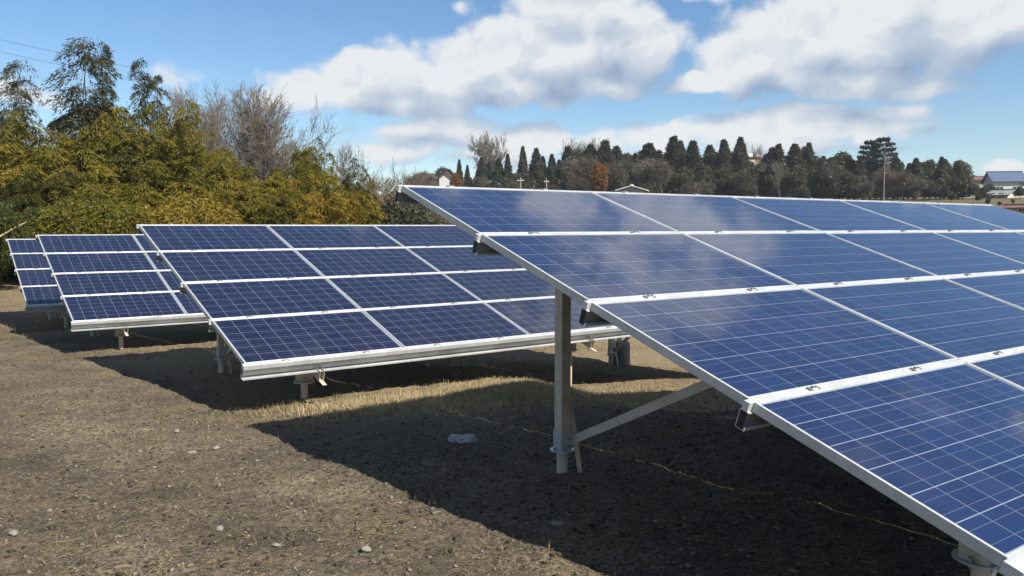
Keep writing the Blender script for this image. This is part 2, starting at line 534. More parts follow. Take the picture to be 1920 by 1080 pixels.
def pv_noise(x, y, seed):
    """cheap value noise on arrays"""
    def h(i, j):
        v = np.sin(i * 127.1 + j * 311.7 + seed * 74.7) * 43758.5453
        return v - np.floor(v)
    xi, yi = np.floor(x), np.floor(y)
    fx, fy = x - xi, y - yi
    fx, fy = fx * fx * (3 - 2 * fx), fy * fy * (3 - 2 * fy)
    return (h(xi, yi) * (1 - fx) + h(xi + 1, yi) * fx) * (1 - fy) + (h(xi, yi + 1) * (1 - fx) + h(xi + 1, yi + 1) * fx) * fy

def sstep(v, a, b):
    t = np.clip((v - a) / (b - a), 0, 1)
    return t * t * (3 - 2 * t)

# ------------------------------------------------------------------ ground
def gbase(x, y):
    x, y = np.asarray(x, float), np.asarray(y, float)
    yy = np.clip(y, -12, 21)
    z = -0.534 - 0.0321 * yy - 0.0048 * np.clip(x, -12, 14)
    d = np.hypot(x - CAM[0], y - CAM[1])
    fwd = (x - CAM[0]) * math.sin(YAW) + (y - CAM[1]) * math.cos(YAW)
    z = z + 0.32 * sstep(d, 26, 46)                        # the field lifts a little towards the grove
    z = z + 9.0 * sstep(d, 75, 235) * sstep(fwd, 0, 80)    # hill behind
    z = z + 9.0 * sstep(d, 240, 420) * sstep(fwd, 0, 80)
    # beyond a grassy hump the field falls away along the arrays
    fall = 0.27 * sstep(x, 2.5, 3.9) + 0.09 * np.clip(x - 4.0, 0, 8.5)
    z = z - fall * sstep(y, 3.2, 5.0) * (1 - sstep(d, 30, 60))
    z = z + 0.05 * np.exp(-(((x - 2.15) / 0.75) ** 2 + ((y - 5.75) / 0.55) ** 2))
    return z
def gz(x, y):
    x, y = np.asarray(x, float), np.asarray(y, float)
    z = gbase(x, y)
    near = 1 - sstep(np.hypot(x - 1, y - 5), 14, 24)
    z = z + near * ((pv_noise(x * 1.3, y * 1.3, 1) - .5) * 0.05 + (pv_noise(x * 4.1, y * 4.1, 2) - .5) * 0.026
                    + (pv_noise(x * 9.7, y * 9.7, 3) - .5) * 0.024 + (pv_noise(x * 19, y * 19, 4) - .5) * 0.018)
    return z
def g1(x, y):
    return float(gz(np.array([x]), np.array([y]))[0])
def axis(lo, hi, step, far, grow=1.16):
    a = list(np.arange(lo, hi, step))
    s, v = step, lo
    left = []
    while v > -far:
        s *= grow
        v -= s
        left.append(v)
    s, v = step, a[-1]
    right = []
    while v < far:
        s *= grow
        v += s
        right.append(v)
    return np.array(left[::-1] + a + right)
ax, ay = axis(-4.0, 6.0, 0.036, 900), axis(-0.5, 12.5, 0.04, 900)
GX, GY = np.meshgrid(ax, ay)
GZ = gz(GX, GY)
nx, ny = len(ax), len(ay)
idx = np.arange(nx * ny).reshape(ny, nx)
q = np.stack([idx[:-1, :-1], idx[:-1, 1:], idx[1:, 1:], idx[1:, :-1]], -1).reshape(-1, 4)
me = bpy.data.meshes.new('ground')
me.vertices.add(nx * ny)
me.vertices.foreach_set('co', np.stack([GX, GY, GZ], -1).reshape(-1).astype(np.float32))
me.loops.add(q.size)
me.loops.foreach_set('vertex_index', q.reshape(-1).astype(np.int32))
me.polygons.add(len(q))
me.polygons.foreach_set('loop_start', np.arange(0, q.size, 4, dtype=np.int32))
me.polygons.foreach_set('loop_total', np.full(len(q), 4, dtype=np.int32))
me.update(calc_edges=True)
me.polygons.foreach_set('use_smooth', [True] * len(q))
me.materials.append(MAT['earth'])
tag(inst('ground', me), 'trodden brown earth field with worn straw and grit', kind='structure')

# ------------------------------------------------------------------ placing by direction
def at(px, dist):
    """ground spot seen below picture column px at a given distance"""
    a = YAW + math.atan((px - 960) / FPX)
    return CAM[0] + dist * math.sin(a), CAM[1] + dist * math.cos(a)
def zat(px, py, dist):
    a = math.atan((px - 960) / FPX)
    return CAM[2] + (425 - py) / FPX * dist * math.cos(a)

# ------------------------------------------------------------------ solar arrays
TILT, PU, PVV = 0.3196, 1.67, 1.0205
PW, PH = 1.659, 0.990                     # module size
def cell_rects():
    L = []
    for i in range(10):
        for j in range(6):
            L.append((0.012 + 0.0105 + 0.1614 * i + 0.002, 0.012 + 0.0045 + 0.1595 * j + 0.0022))
    return L
CW, CH = 0.1574, 0.1548
def add_cell(mb, x, y):
    mb.box(x, x + CW, y, y + CH, -0.0060, -0.0054, 0, skip=(0,))
    for k in (0.27, 0.73):
        yb = y + CH * k
        mb.quad([(x, yb - 0.0013, -0.0051), (x + CW, yb - 0.0013, -0.0051), (x + CW, yb + 0.0013, -0.0051), (x, yb + 0.0013, -0.0051)], 1)
fr = MB()
for (x0, x1, y0, y1) in ((0, PW, 0, 0.012), (0, PW, PH - 0.012, PH), (0, 0.012, 0.012, PH - 0.012), (PW - 0.012, PW, 0.012, PH - 0.012)):
    fr.box(x0, x1, y0, y1, -0.042, 0.0)
for (x0, x1, y0, y1) in ((0.012, PW - 0.012, 0.012, 0.034), (0.012, PW - 0.012, PH - 0.034, PH - 0.012)):
    fr.box(x0, x1, y0, y1, -0.042, -0.039)
frame_me = fr.mesh('panel_frame', 'aluminium', bevel=0.0012)
back_me = MB().box(0.011, PW - 0.011, 0.011, PH - 0.011, -0.0105, -0.0058).mesh('backsheet', 'backsheet')
jbox_me = MB().box(0.76, 0.88, PH - 0.20, PH - 0.09, -0.034, -0.0104).mesh('junction_box', 'matt_black', bevel=0.004)
CELLS = {}
for mname in ('cell_blue', 'cell_navy'):
    gb = MB()
    for (x, y) in cell_rects():
        add_cell(gb, x, y)
    sb = MB()
    add_cell(sb, 0, 0)
    CELLS[mname] = (gb.mesh('cell_grid', [mname, 'busbar']), sb.mesh('cell', [mname, 'busbar']))

NC = 5
LX = NC * PU
def c_profile(mb, x0, x1, v0, w0, w1, wid=0.046, th=0.004):
    """channel opening towards the low side: web at the back, top and bottom flanges with lips"""
    mb.box(x0, x1, v0 + wid - th, v0 + wid, w0, w1)
    mb.box(x0, x1, v0, v0 + wid - th, w1 - th, w1)
    mb.box(x0, x1, v0, v0 + wid - th, w0, w0 + th)
    mb.box(x0, x1, v0, v0 + th, w0 + th, w0 + 0.014)
mid = MB()
mid.box(-0.022, LX + 0.022, -0.0145, 0.0145, -0.043, -0.0035)
c_profile(mid, -0.018, LX + 0.018, -0.023, -0.125, -0.0432)
purlin_me = mid.mesh('purlin', 'aluminium')
low = MB()
low.box(-0.022, LX + 0.022, -0.046, 0.0145, -0.043, -0.0035)
c_profile(low, -0.018, LX + 0.018, -0.040, -0.150, -0.0432, 0.07)
low_me = low.mesh('purlin', 'aluminium')
dark_end_me = MB().box(-0.020, -0.0185, -0.016, 0.018, -0.121, -0.046).mesh('dark_end', 'matt_black')  # black plate standing in for the dark hollow of the open channel
cl = MB().box(-0.022, 0.022, -0.013, 0.013, -0.0032, 0.0035)
cl.tube([(-0.012, 0, 0.003), (-0.012, 0, 0.013)], 0.0065, 6, 1)
cl.tube([(0.013, 0, 0.003), (0.013, 0, 0.011)], 0.0055, 6, 1)
cl.box(-0.034, -0.026, -0.010, 0.012, -0.0032, 0.006, 1)
cl.box(0.026, 0.033, -0.012, 0.006, -0.0032, 0.005, 1)
clamp_me = cl.mesh('clamp', ['aluminium', 'bolt_steel'])
raf = MB()
RW = 0.05
raf.box(-RW / 2, -RW / 2 + 0.004, -0.075, 4.20, -0.235, -0.126)
raf.box(RW / 2 - 0.004, RW / 2, -0.075, 4.20, -0.235, -0.126)
raf.box(-RW / 2 + 0.004, RW / 2 - 0.004, -0.16, 4.20, -0.235, -0.231)
rafter_me = raf.mesh('rafter', 'galvanised')

def slope(u, v, w):
    return Vector((u, v * math.cos(TILT) - w * math.sin(TILT), v * math.sin(TILT) + w * math.cos(TILT)))

def make_array(x0, y0, z0, yaw, cellmat, singles, label):
    zg = float(gbase(x0, y0))
    root = empty('solar_array', (x0, y0, zg), yaw, label, 'solar array', 'rows of tilted solar arrays across the field')
    H = z0 - zg
    grid_me, cell_me = CELLS[cellmat]
    def put(name, me, u, v, w, parent=root):
        p = slope(u, v, w)
        return inst(name, me, parent, (p.x, p.y, p.z + H), (TILT, 0, 0))
    for r in range(4):
        for cidx in range(NC):
            pan = put('solar_panel', frame_me, cidx * PU + 0.0055, r * PVV + 0.0152, 0.0)
            # modules never sit perfectly flush: a fraction of a degree each
            pan.rotation_euler = (TILT + random.uniform(-1, 1) * R(0.12), random.uniform(-1, 1) * R(0.10), 0)
            inst('backsheet', back_me, pan)
            inst('junction_box', jbox_me, pan)
            if (cidx, r) in singles:
                for (x, y) in cell_rects():
                    inst('cell', cell_me, pan, (x, y, 0))
            else:
                tag(inst('cell_grid', grid_me, pan), kind='stuff')
    for j in range(5):
        p = put('purlin', low_me if j == 0 else purlin_me, 0, j * PVV, 0)
        inst('dark_end', dark_end_me, p)
        for cidx in range(NC):
            for k in (0.24, 0.74):
                inst('clamp', clamp_me, p, (cidx * PU + k * PU + random.uniform(-.01, .01), 0.0 if j else -0.008, 0))
    inv = Matrix.Rotation(-yaw, 4, 'Z')
    def ground_at(u, y):
        wx = x0 + u * math.cos(yaw) - y * math.sin(yaw)
        wy = y0 + u * math.sin(yaw) + y * math.cos(yaw)
        return float(gbase(wx, wy)) - zg
    for u in (0.745, 4.30, 7.585):
        put('rafter', rafter_me, u, 0, 0)
        def under(y):
            return H + y * math.tan(TILT) - 0.235 / math.cos(TILT)
        # rear support
        yr = 3.06
        gr = ground_at(u, yr)
        zt = under(yr)
        b = gr + 0.165
        post = MB()
        s = 0.037
        post.box(u - s, u - s + 0.004, yr - s, yr + s, b + 0.02, zt + 0.03)
        post.box(u + s - 0.004, u + s, yr - s, yr + s, b + 0.02, zt + 0.03)
        post.box(u - s + 0.004, u + s - 0.004, yr - s, yr - s + 0.004, b + 0.02, zt + 0.03)
        post.box(u - s + 0.004, u - s + 0.016, yr + s - 0.004, yr + s, b + 0.02, zt + 0.03)
        post.box(u + s - 0.016, u + s - 0.004, yr + s - 0.004, yr + s, b + 0.02, zt + 0.03)
        po = inst('rear_post', post.mesh('rear_post', 'galvanised'), root)
        inst('pile', MB().tube([(u, yr, gr - 0.15), (u, yr, b)], 0.038, 14).mesh('pile', 'galvanised', smooth=False), po)
        br = MB()
        br.tube([(u, yr, b), (u, yr, b + 0.009)], 0.082, 16)
        e = s + 0.002
        br.box(u - e - 0.006, u - e, yr - e, yr + e, b + 0.009, b + 0.135)
        br.box(u + e, u + e + 0.006, yr - e, yr + e, b + 0.009, b + 0.135)
        br.box(u - e - 0.006, u + e + 0.006, yr - e - 0.006, yr - e, b + 0.009, b + 0.120)
        for (bx, bz) in ((-0.018, 0.04), (0.020, 0.085), (0.018, 0.035)):
            br.tube([(u + bx, yr - e - 0.006, b + bz), (u + bx, yr - e - 0.020, b + bz)], 0.009, 6, 1)
        for (bx, by) in ((-0.062, 0.0), (0.062, 0.0), (0.0, -0.062)):
            br.tube([(u + bx, yr + by, b + 0.009), (u + bx, yr + by, b + 0.028)], 0.009, 6, 1)
        inst('bracket', br.mesh('bracket', ['galv_bracket', 'bolt_steel']), po)
        # brace from the rear foot up to the rafter
        yb = 1.55
        bc = MB()
        bc.bar((u + 0.052, yr - 0.02, b + 0.06), (u + 0.052, yb, under(yb) + 0.05), 0.004, 0.055, mi=0)
        bc.bar((u + 0.070, yr - 0.02, b + 0.033), (u + 0.070, yb, under(yb) + 0.023), 0.032, 0.004, mi=0)
        inst('brace', bc.mesh('brace', 'galvanised'), root)
        # stay driven into the soil beside the pile
        st = MB().bar((u + 0.095, yr - 0.10, gr - 0.1), (u + 0.045, yr + 0.01, gr + 0.62), 0.036, 0.005, up=(0, 1, 0))
        inst('stay', st.mesh('stay', 'galvanised'), root)
        # front support
        yf = 0.42
        gf = ground_at(u, yf)
        zt = under(yf)
        b = max(gf + 0.10, zt - 0.20)
        po = MB()
        po.box(u - 0.072, u - 0.066, yf - 0.055, yf + 0.055, b, zt + 0.05)
        po.box(u + 0.066, u + 0.072, yf - 0.055, yf + 0.055, b, zt + 0.05)
        po.box(u - 0.066, u + 0.066, yf - 0.055, yf - 0.050, b, zt + 0.015)
        po = inst('front_post', po.mesh('front_post', 'galvanised'), root)
        inst('pile', MB().tube([(u, yf, gf - 0.15), (u, yf, b - 0.009)], 0.036, 14).mesh('pile', 'galvanised'), po)
        fl = MB().tube([(u, yf, b - 0.009), (u, yf, b)], 0.105, 16)
        for (bx, by) in ((-0.088, 0.0), (0.088, 0.0), (0.0, -0.085)):
            fl.tube([(u + bx, yf + by, b - 0.022), (u + bx, yf + by, b + 0.022)], 0.009, 6, 1)
        inst('flange', fl.mesh('flange', ['galv_bracket', 'bolt_steel']), po)
    return root

A1 = make_array(0, 0, 0, 0, 'cell_blue', {(0, 0), (0, 1), (0, 2), (1, 1), (1, 2)},
                'blue solar array with long sloping edge on a tall galvanised post and brace')
A2 = make_array(-0.295, 6.39, -0.25, 0.028, 'cell_navy', {(0, 0), (1, 0), (2, 0), (0, 1), (1, 1)},
                'navy solar array just behind the blue one, low front rail on short feet')
A3 = make_array(-0.871, 12.87, -0.431, 0.014, 'cell_navy', set(),
                'navy solar array between the array at the far end and the low-railed one')
A4 = make_array(-1.05, 17.92, -0.568, 0.008, 'cell_navy', set(),
                'farthest solar array, a narrow strip of panels before the bamboo grove')

# ------------------------------------------------------------------ bamboo
def bamboo_mesh(seed, ncul, H, spread, leaves, mats, lean=0.0, low=0.12, plume=0.10, arch=0.17):
    rg = np.random.default_rng(seed)
    mb = MB()
    C, D, Ls = [], [], []
    per = leaves // ncul
    for k in range(ncul):
        a = rg.uniform(0, 2 * math.pi)
        r = spread * math.sqrt(rg.uniform(0, 1)) * 0.75
        h = H * (1 - .30 * (r / (spread * .75)) ** 2) * rg.uniform(0.80, 1.0) if k else H
        oa = a + rg.normal() * 0.5
        out = rg.uniform(0.4, 1.0) * arch * h * (0.3 + 0.7 * r / max(spread, .01))
        base = np.array([r * math.cos(a), r * math.sin(a), -0.2])
        def pos(t):
            t = np.asarray(t)
            bend = out * t ** 2.4
            droop = 0.10 * h * np.clip(t - .72, 0, 1) ** 2 * 8
            return np.stack([base[0] + math.cos(oa) * bend + lean * t ** 2 * h, base[1] + math.sin(oa) * bend, base[2] + h * t - droop], -1)
        ts = np.linspace(0, 1, 9)
        mb.tube([tuple(p) for p in pos(ts)], [0.04 * (1 - .85 * t) * h / 9 + .004 for t in ts], 4, cap=False)
        # leafy sprays along the upper culm make one drooping plume
        nb = max(16, per // 75)
        tb = low + (1.02 - low) * rg.uniform(0, 1, nb) ** 0.75
        pb = pos(tb)
        ba = rg.uniform(0, 2 * math.pi, nb)
        prof = np.clip(np.sin(np.clip((tb - low) / (1.10 - low), 0, 1) ** 1.15 * math.pi), 0.12, 1) ** 0.7
        bl = (0.12 + 0.95 * prof) * plume * h * rg.uniform(.7, 1.3, nb)
        m_ = max(4, per // nb)
        s = rg.uniform(0.08, 1.0, (nb, m_)) ** 0.75
        side = rg.normal(size=(nb, m_)) * (0.10 + 0.16 * np.sin(s * math.pi)) * bl[:, None]
        ca, sa = np.cos(ba)[:, None], np.sin(ba)[:, None]
        bx = ca * bl[:, None] * s - sa * side
        by = sa * bl[:, None] * s + ca * side
        bz = bl[:, None] * (0.70 * s - 1.25 * s ** 2.0) - np.abs(side) * .45
        jit = rg.normal(size=(nb, m_, 3)) * 0.035 * (h / 9)
        c = pb[:, None, :] + np.stack([bx, by, bz], -1) + jit
        sg = np.sign(side) * .6
        dd = np.stack([ca - sa * sg, sa + ca * sg, -0.25 - 1.0 * s], -1) + rg.normal(size=(nb, m_, 3)) * .35
        C.append(c.reshape(-1, 3))
        D.append(dd.reshape(-1, 3))
    C, D = np.concatenate(C), np.concatenate(D)
    keep = C[:, 2] > 0.05
    C, D = C[keep], D[keep]
    co = leaf_quads(C, D, rg.uniform(.13, .28, len(C)), rg.uniform(.03, .06, len(C)), rg, 0.55)
    return mb.mesh('culms', mats[0]), co

def foliage_variants(co, names):
    return {n: quads_mesh('foliage', co, n) for n in names}
BV = []
for k in range(4):
    cm, co = bamboo_mesh(20 + k, 12, 9.0, 2.0, 27000, ('culm',), low=0.08, plume=0.12)
    BV.append((cm, foliage_variants(co, ('bamboo_olive', 'bamboo_gold', 'bamboo_dark'))))
MV = []
for k in range(3):
    cm, co = bamboo_mesh(70 + k, 20, 6.0, 2.3, 36000, ('culm',), low=0.05, plume=0.15, arch=0.42)
    MV.append((cm, foliage_variants(co, ('bamboo_olive', 'bamboo_gold', 'bamboo_dark'))))
PL = []
for k in range(3):
    cm, co = bamboo_mesh(50 + k, 3 if k != 1 else 2, 11.5, 0.55, (11000, 5000, 6500)[k], ('culm',), lean=(-0.03, 0.0, 0.02)[k], low=0.40, plume=(0.11, 0.055, 0.065)[k], arch=(0.10, 0.05, 0.08)[k])
    PL.append((cm, foliage_variants(co, ('bamboo_dark', 'bamboo_grey'))))
def bush_mesh(seed, n, rx_, rz_, L, W_, lobes=9):
    rg = np.random.default_rng(seed)
    C, D = [], []
    for k in range(lobes):
        a = rg.uniform(0, 2 * math.pi)
        e = rg.uniform(0.0, 1.0)
        rr = rg.uniform(.25, .62)
        cc = np.array([math.cos(a) * rx_ * rr, math.sin(a) * rx_ * rr, rz_ * (0.28 + 0.5 * e)])
        sz = np.array([rx_, rx_, rz_ * .8]) * rg.uniform(.26, .46)
        v = rg.normal(size=(n // lobes, 3))
        v /= np.linalg.norm(v, axis=1, keepdims=True)
        rad = rg.uniform(.55, 1.06, (len(v), 1)) ** .6
        C.append(cc + v * sz * rad)
        D.append(v * .3 + rg.normal(size=v.shape) * .8 + np.array([0, 0, -.5]))
    C, D = np.concatenate(C), np.concatenate(D)
    k = C[:, 2] > 0.0
    return leaf_quads(C[k], D[k], rg.uniform(.7, 1.3, k.sum()) * L, rg.uniform(.7, 1.3, k.sum()) * W_, rg)

jr = np.random.default_rng(77)
def plant(name, px, py_top, dist, variant, matname, Hn, label, cat, group, wide=1.0, rot=None, trunk='culms', crown='foliage', base=None):
    x, y = at(px, dist)
    z = g1(x, y) if base is None else base
    s = (zat(px, py_top, dist) - z) / Hn
    o = empty(name, (x, y, z), random.uniform(0, 6.28) if rot is None else rot, label, cat, group)
    if variant[0] is not None:
        inst(trunk, variant[0], o, scale=(s * wide, s * wide, s))
    f = variant[1]
    if f is not None:
        inst(crown, f[matname] if isinstance(f, dict) else f, o, scale=(s * wide, s * wide, s))
    return o

def zone(px, table):
    for lim, txt in table:
        if px < lim:
            return txt
FARZ = ((850, 'near the white gabled house'), (1065, 'above the grey gabled house'), (1185, 'around the rust orange tree'), (1345, 'between the rust orange tree and the cream hilltop house'),
        (1460, 'around the cream hilltop house'), (1600, 'between the cream hilltop house and the layered pines'), (1670, 'beside the layered pines'), (1800, 'between the layered pines and the brown roofed house'), (2500, 'around the blue roofed house'))
NEARZ = ((130, 'under the overhead wires'), (350, 'below the tall plumes'), (520, 'in front of the bare grey trees'), (2500, 'next to the brown brushwood'))
GRP = 'bamboo clumps of the grove behind the arrays'
ol, go_, dk = 'bamboo_olive', 'bamboo_gold', 'bamboo_dark'
GROVE = [  # px, top, distance, material, widening
    (-70, 180, 47, ol, 1.2), (-10, 196, 47, ol, 1.0), (32, 198, 46, ol, 1.0), (72, 218, 45, ol, 1.0), (112, 232, 44, ol, 1.0), (-20, 255, 41, ol, 1.2), (52, 270, 40, dk, 1.2),
    (168, 182, 47, ol, .9), (195, 160, 49, dk, .85), (232, 134, 50, ol, .85), (266, 148, 49, dk, .85), (300, 168, 48, ol, .9), (328, 178, 47, ol, .85),
    (205, 218, 43, ol, 1.1), (268, 238, 43, dk, 1.1), (138, 262, 41, ol, 1.1), (330, 252, 43, ol, 1.1), (378, 240, 46, ol, 1.0),
    (405, 268, 45, go_, 1.0), (440, 258, 47, ol, 1.0), (398, 292, 42, ol, 1.1), (462, 296, 44, go_, 1.1), (508, 306, 45, go_, 1.0), (556, 262, 49, ol, .9), (584, 244, 50, ol, .85),
    (612, 272, 48, ol, .9), (648, 288, 48, dk, .9), (530, 330, 42, dk, 1.0), (588, 328, 42, go_, 1.1), (640, 318, 44, ol, 1.0), (676, 318, 46, ol, .8),
    (90, 315, 38, dk, 1.3), (160, 310, 38, ol, 1.3), (240, 305, 38, ol, 1.3), (310, 322, 39, go_, 1.3), (370, 332, 39, go_, 1.3), (440, 338, 39, ol, 1.3), (490, 350, 39, ol, 1.2),
    (20, 325, 37, dk, 1.3), (275, 345, 37, dk, 1.2), (700, 340, 48, go_, .7),
]
for i, (px, py, d, mm, wd) in enumerate(GROVE):
    plant('bamboo_clump', px, py, d, MV[i % 3] if d <= 45 else BV[i % 4], mm, 5.75 if d <= 45 else 8.75, {ol: 'dense olive bamboo clump of the grove, ', go_: 'golden yellow bamboo clump of the grove, ', dk: 'dark green bamboo clump of the grove, '}[mm] + zone(px, NEARZ), 'bamboo', GRP + (' (%s)' % {ol: 'olive', go_: 'golden', dk: 'dark'}[mm]), wd)
plant('bamboo_plume', 142, 66, 48, PL[0], 'bamboo_grey', 11.2, 'tallest bamboo plume, broad and leaning, rising above the grove', 'bamboo', None, 1.25, rot=0.4)
plant('bamboo_plume', 158, 90, 49, PL[2], 'bamboo_dark', 11.2, 'dark bamboo plume tucked against the tallest broad plume of the grove', 'bamboo', None, .9, rot=2.0)
plant('bamboo_plume', 207, 72, 48.5, PL[1], 'bamboo_dark', 11.2, 'slender bamboo spire standing beside the tallest plume of the grove', 'bamboo', None, 0.9)
plant('bamboo_plume', 268, 96, 49.5, PL[1], 'bamboo_grey', 11.2, 'thin pale bamboo spire between the slender spire and the bare trees', 'bamboo', None, 0.9, rot=1.0)
plant('bamboo_plume', 294, 130, 49.5, PL[2], 'bamboo_grey', 11.2, 'short wispy bamboo tip poking out beside the bare trees', 'bamboo', None, 0.8)
plant('bamboo_plume', 12, 98, 50, PL[0], 'bamboo_grey', 11.2, 'wispy grey green bamboo plume under the overhead wires', 'bamboo', None, 1.0, rot=1.4)
plant('bamboo_plume', 44, 135, 51, PL[1], 'bamboo_grey', 11.2, 'small grey bamboo tip next to the wispy plume under the wires', 'bamboo', None, .9)
bco = bush_mesh(90, 18000, 1.9, 2.6, .12, .04)
bush_var = (None, foliage_variants(bco, ('bamboo_olive', 'bush_green', 'bamboo_dark', 'bamboo_gold')))
plant('round_bush', 212, 372, 33, bush_var, 'bamboo_olive', 2.35, 'round olive bush above the panels of the array before the grove', 'bush', None, 1.1)
plant('round_bush', 8, 372, 33, bush_var, 'bush_green', 2.35, 'fresh green bush at the dark foot of the grove, beside a leaning bamboo stick', 'bush', None, 0.9, rot=2)
plant('round_bush', 120, 400, 35, bush_var, 'bamboo_dark', 2.35, 'dark low bush at the foot of the grove behind the farthest array', 'bush', None, 1.2, rot=1)
plant('round_bush', 330, 372, 34, bush_var, 'bamboo_gold', 2.35, 'golden low bush at the foot of the grove behind the navy arrays', 'bush', None, 1.1, rot=4)
# leaning dry bamboo stick at the edge of the grove
xa, ya = at(-6, 31)
xb, yb = at(52, 31.5)
st = MB().tube([(xa, ya, zat(-6, 447, 31)), ((xa + xb) / 2, (ya + yb) / 2, zat(23, 430, 31.2)), (xb, yb, zat(52, 416, 31.5))], [.035, .03, .02], 6)
tag(inst('bamboo_stick', st.mesh('bamboo_stick', 'dry_culm')), 'dry tan bamboo stick leaning at the dark foot of the grove', 'stick')

# ------------------------------------------------------------------ bare trees
def bare_tree(seed, H, spread, depth, kids, trunk_r, matname, up=0.55, first=0.18, twig=0.006):
    rg = np.random.default_rng(seed)
    mb = MB()
    V, Fc = [], []
    def seg(p, d, L, r, lev):
        n = 3 if lev > 0 else 5
        pts, rad = [p.copy()], [r]
        q_, dd = p.copy(), d.copy()
        for k in range(n):
            dd = dd + rg.normal(size=3) * (.10 if lev == 0 else .17) + np.array([0, 0, up * .10])
            dd /= np.linalg.norm(dd)
            q_ = q_ + dd * L / n
            pts.append(q_.copy())
            rad.append(max(twig, r * (1 - .72 * (k + 1) / n)))
        mb.tube([tuple(x) for x in pts], rad, 5 if lev == 0 else 3, cap=False)
        if lev >= depth:
            return
        for k in range(kids[lev]):
            t = first + (1 - first) * (k + rg.uniform(.2, .9)) / kids[lev] if lev == 0 else rg.uniform(.15, 1.0)
            i = min(int(t * n), n - 1)
            f = t * n - i
            pp = pts[i] * (1 - f) + pts[i + 1] * f
            ax_ = pts[i + 1] - pts[i]
            ax_ /= np.linalg.norm(ax_)
            r_ = rg.normal(size=3)
            s = np.cross(ax_, r_)
            s /= np.linalg.norm(s)
            ang = rg.uniform(.35, .85)
            nd = ax_ * math.cos(ang) + s * math.sin(ang) * spread + np.array([0, 0, up * .35])
            nd /= np.linalg.norm(nd)
            seg(pp, nd, L * rg.uniform(.42, .66) * (1 - .25 * (t if lev == 0 else 0)), max(twig, rad[i] * .55), lev + 1)
    seg(np.array([0, 0, -.2]), np.array([0, 0, 1.0]), H * .74, trunk_r, 0)
    me = mb.mesh('branches', matname, smooth=True)
    zs = np.empty(len(me.vertices) * 3, np.float32)
    me.vertices.foreach_get('co', zs)
    return me, float(zs.reshape(-1, 3)[:, 2].max())
BT = [bare_tree(5, 12, 1.1, 4, (14, 8, 6, 4), .17, 'bark_grey', first=.16, twig=.012),
      bare_tree(9, 12, 0.95, 4, (14, 8, 5, 5), .15, 'bark_grey', first=.12, twig=.012),
      bare_tree(14, 6, 1.25, 3, (14, 8, 6), .08, 'bark_brown', first=.05, twig=.012),
      bare_tree(15, 12, 0.9, 4, (11, 6, 5, 3), .22, 'bark_grey', first=.25, twig=.022)]
LB = 'bare grey winter tree rising behind the golden bamboo'
for i, (px, py, d, k, wd) in enumerate([(345, 150, 62, 1, 1.0), (395, 160, 64, 0, .9), (440, 146, 60, 1, 1.1), (485, 140, 62, 0, 1.0), (530, 165, 61, 1, 1.05), (415, 190, 57, 1, .8), (370, 165, 60, 0, .8)]):
    plant('bare_tree', px, py, d, (BT[k][0], None), None, BT[k][1], LB, 'tree', 'bare trees behind the bamboo', wd, trunk='branches')
plant('bare_tree', 664, 262, 62, (BT[1][0], None), None, BT[1][1], 'pale thin bare tree at the end of the bamboo grove', 'tree', None, .8, trunk='branches')
LS = 'leafless brown brushwood shrub between the bamboo grove and the blue array'
for i, (px, py, d) in enumerate([(690, 290, 66), (712, 300, 60), (735, 292, 68), (757, 305, 62), (775, 312, 70), (722, 335, 52), (748, 345, 54), (770, 350, 56), (800, 340, 66), (830, 352, 66), (700, 365, 47), (735, 375, 48), (765, 378, 50), (790, 385, 58), (812, 388, 60), (835, 392, 62), (858, 396, 62)]):
    plant('bare_shrub', px, py, d, (BT[2][0], None), None, BT[2][1], LS, 'shrub', 'leafless shrubs beyond the bamboo', 1.15, trunk='branches')
dv = (None, quads_mesh('foliage', bush_mesh(91, 4200, 1.9, 2.6, .15, .08), 'dead_leaf'))
plant('withered_bush', 728, 372, 51, dv, None, 2.35, 'withered reddish brown bush next to the top corner of the blue array', 'bush', None, 1.0, trunk='stems')
ev_gap = (None, quads_mesh('foliage', bush_mesh(92, 6000, 1.9, 2.6, .16, .08), 'evergreen'))
plant('evergreen_bush', 778, 392, 46, ev_gap, None, 2.35, 'dark evergreen bush seen under the top corner of the blue array', 'bush', None, 1.0)
plant('evergreen_bush', 820, 398, 52, dv, None, 2.35, 'brown leafy bush seen under the sloping edge of the blue array', 'bush', None, 1.2)

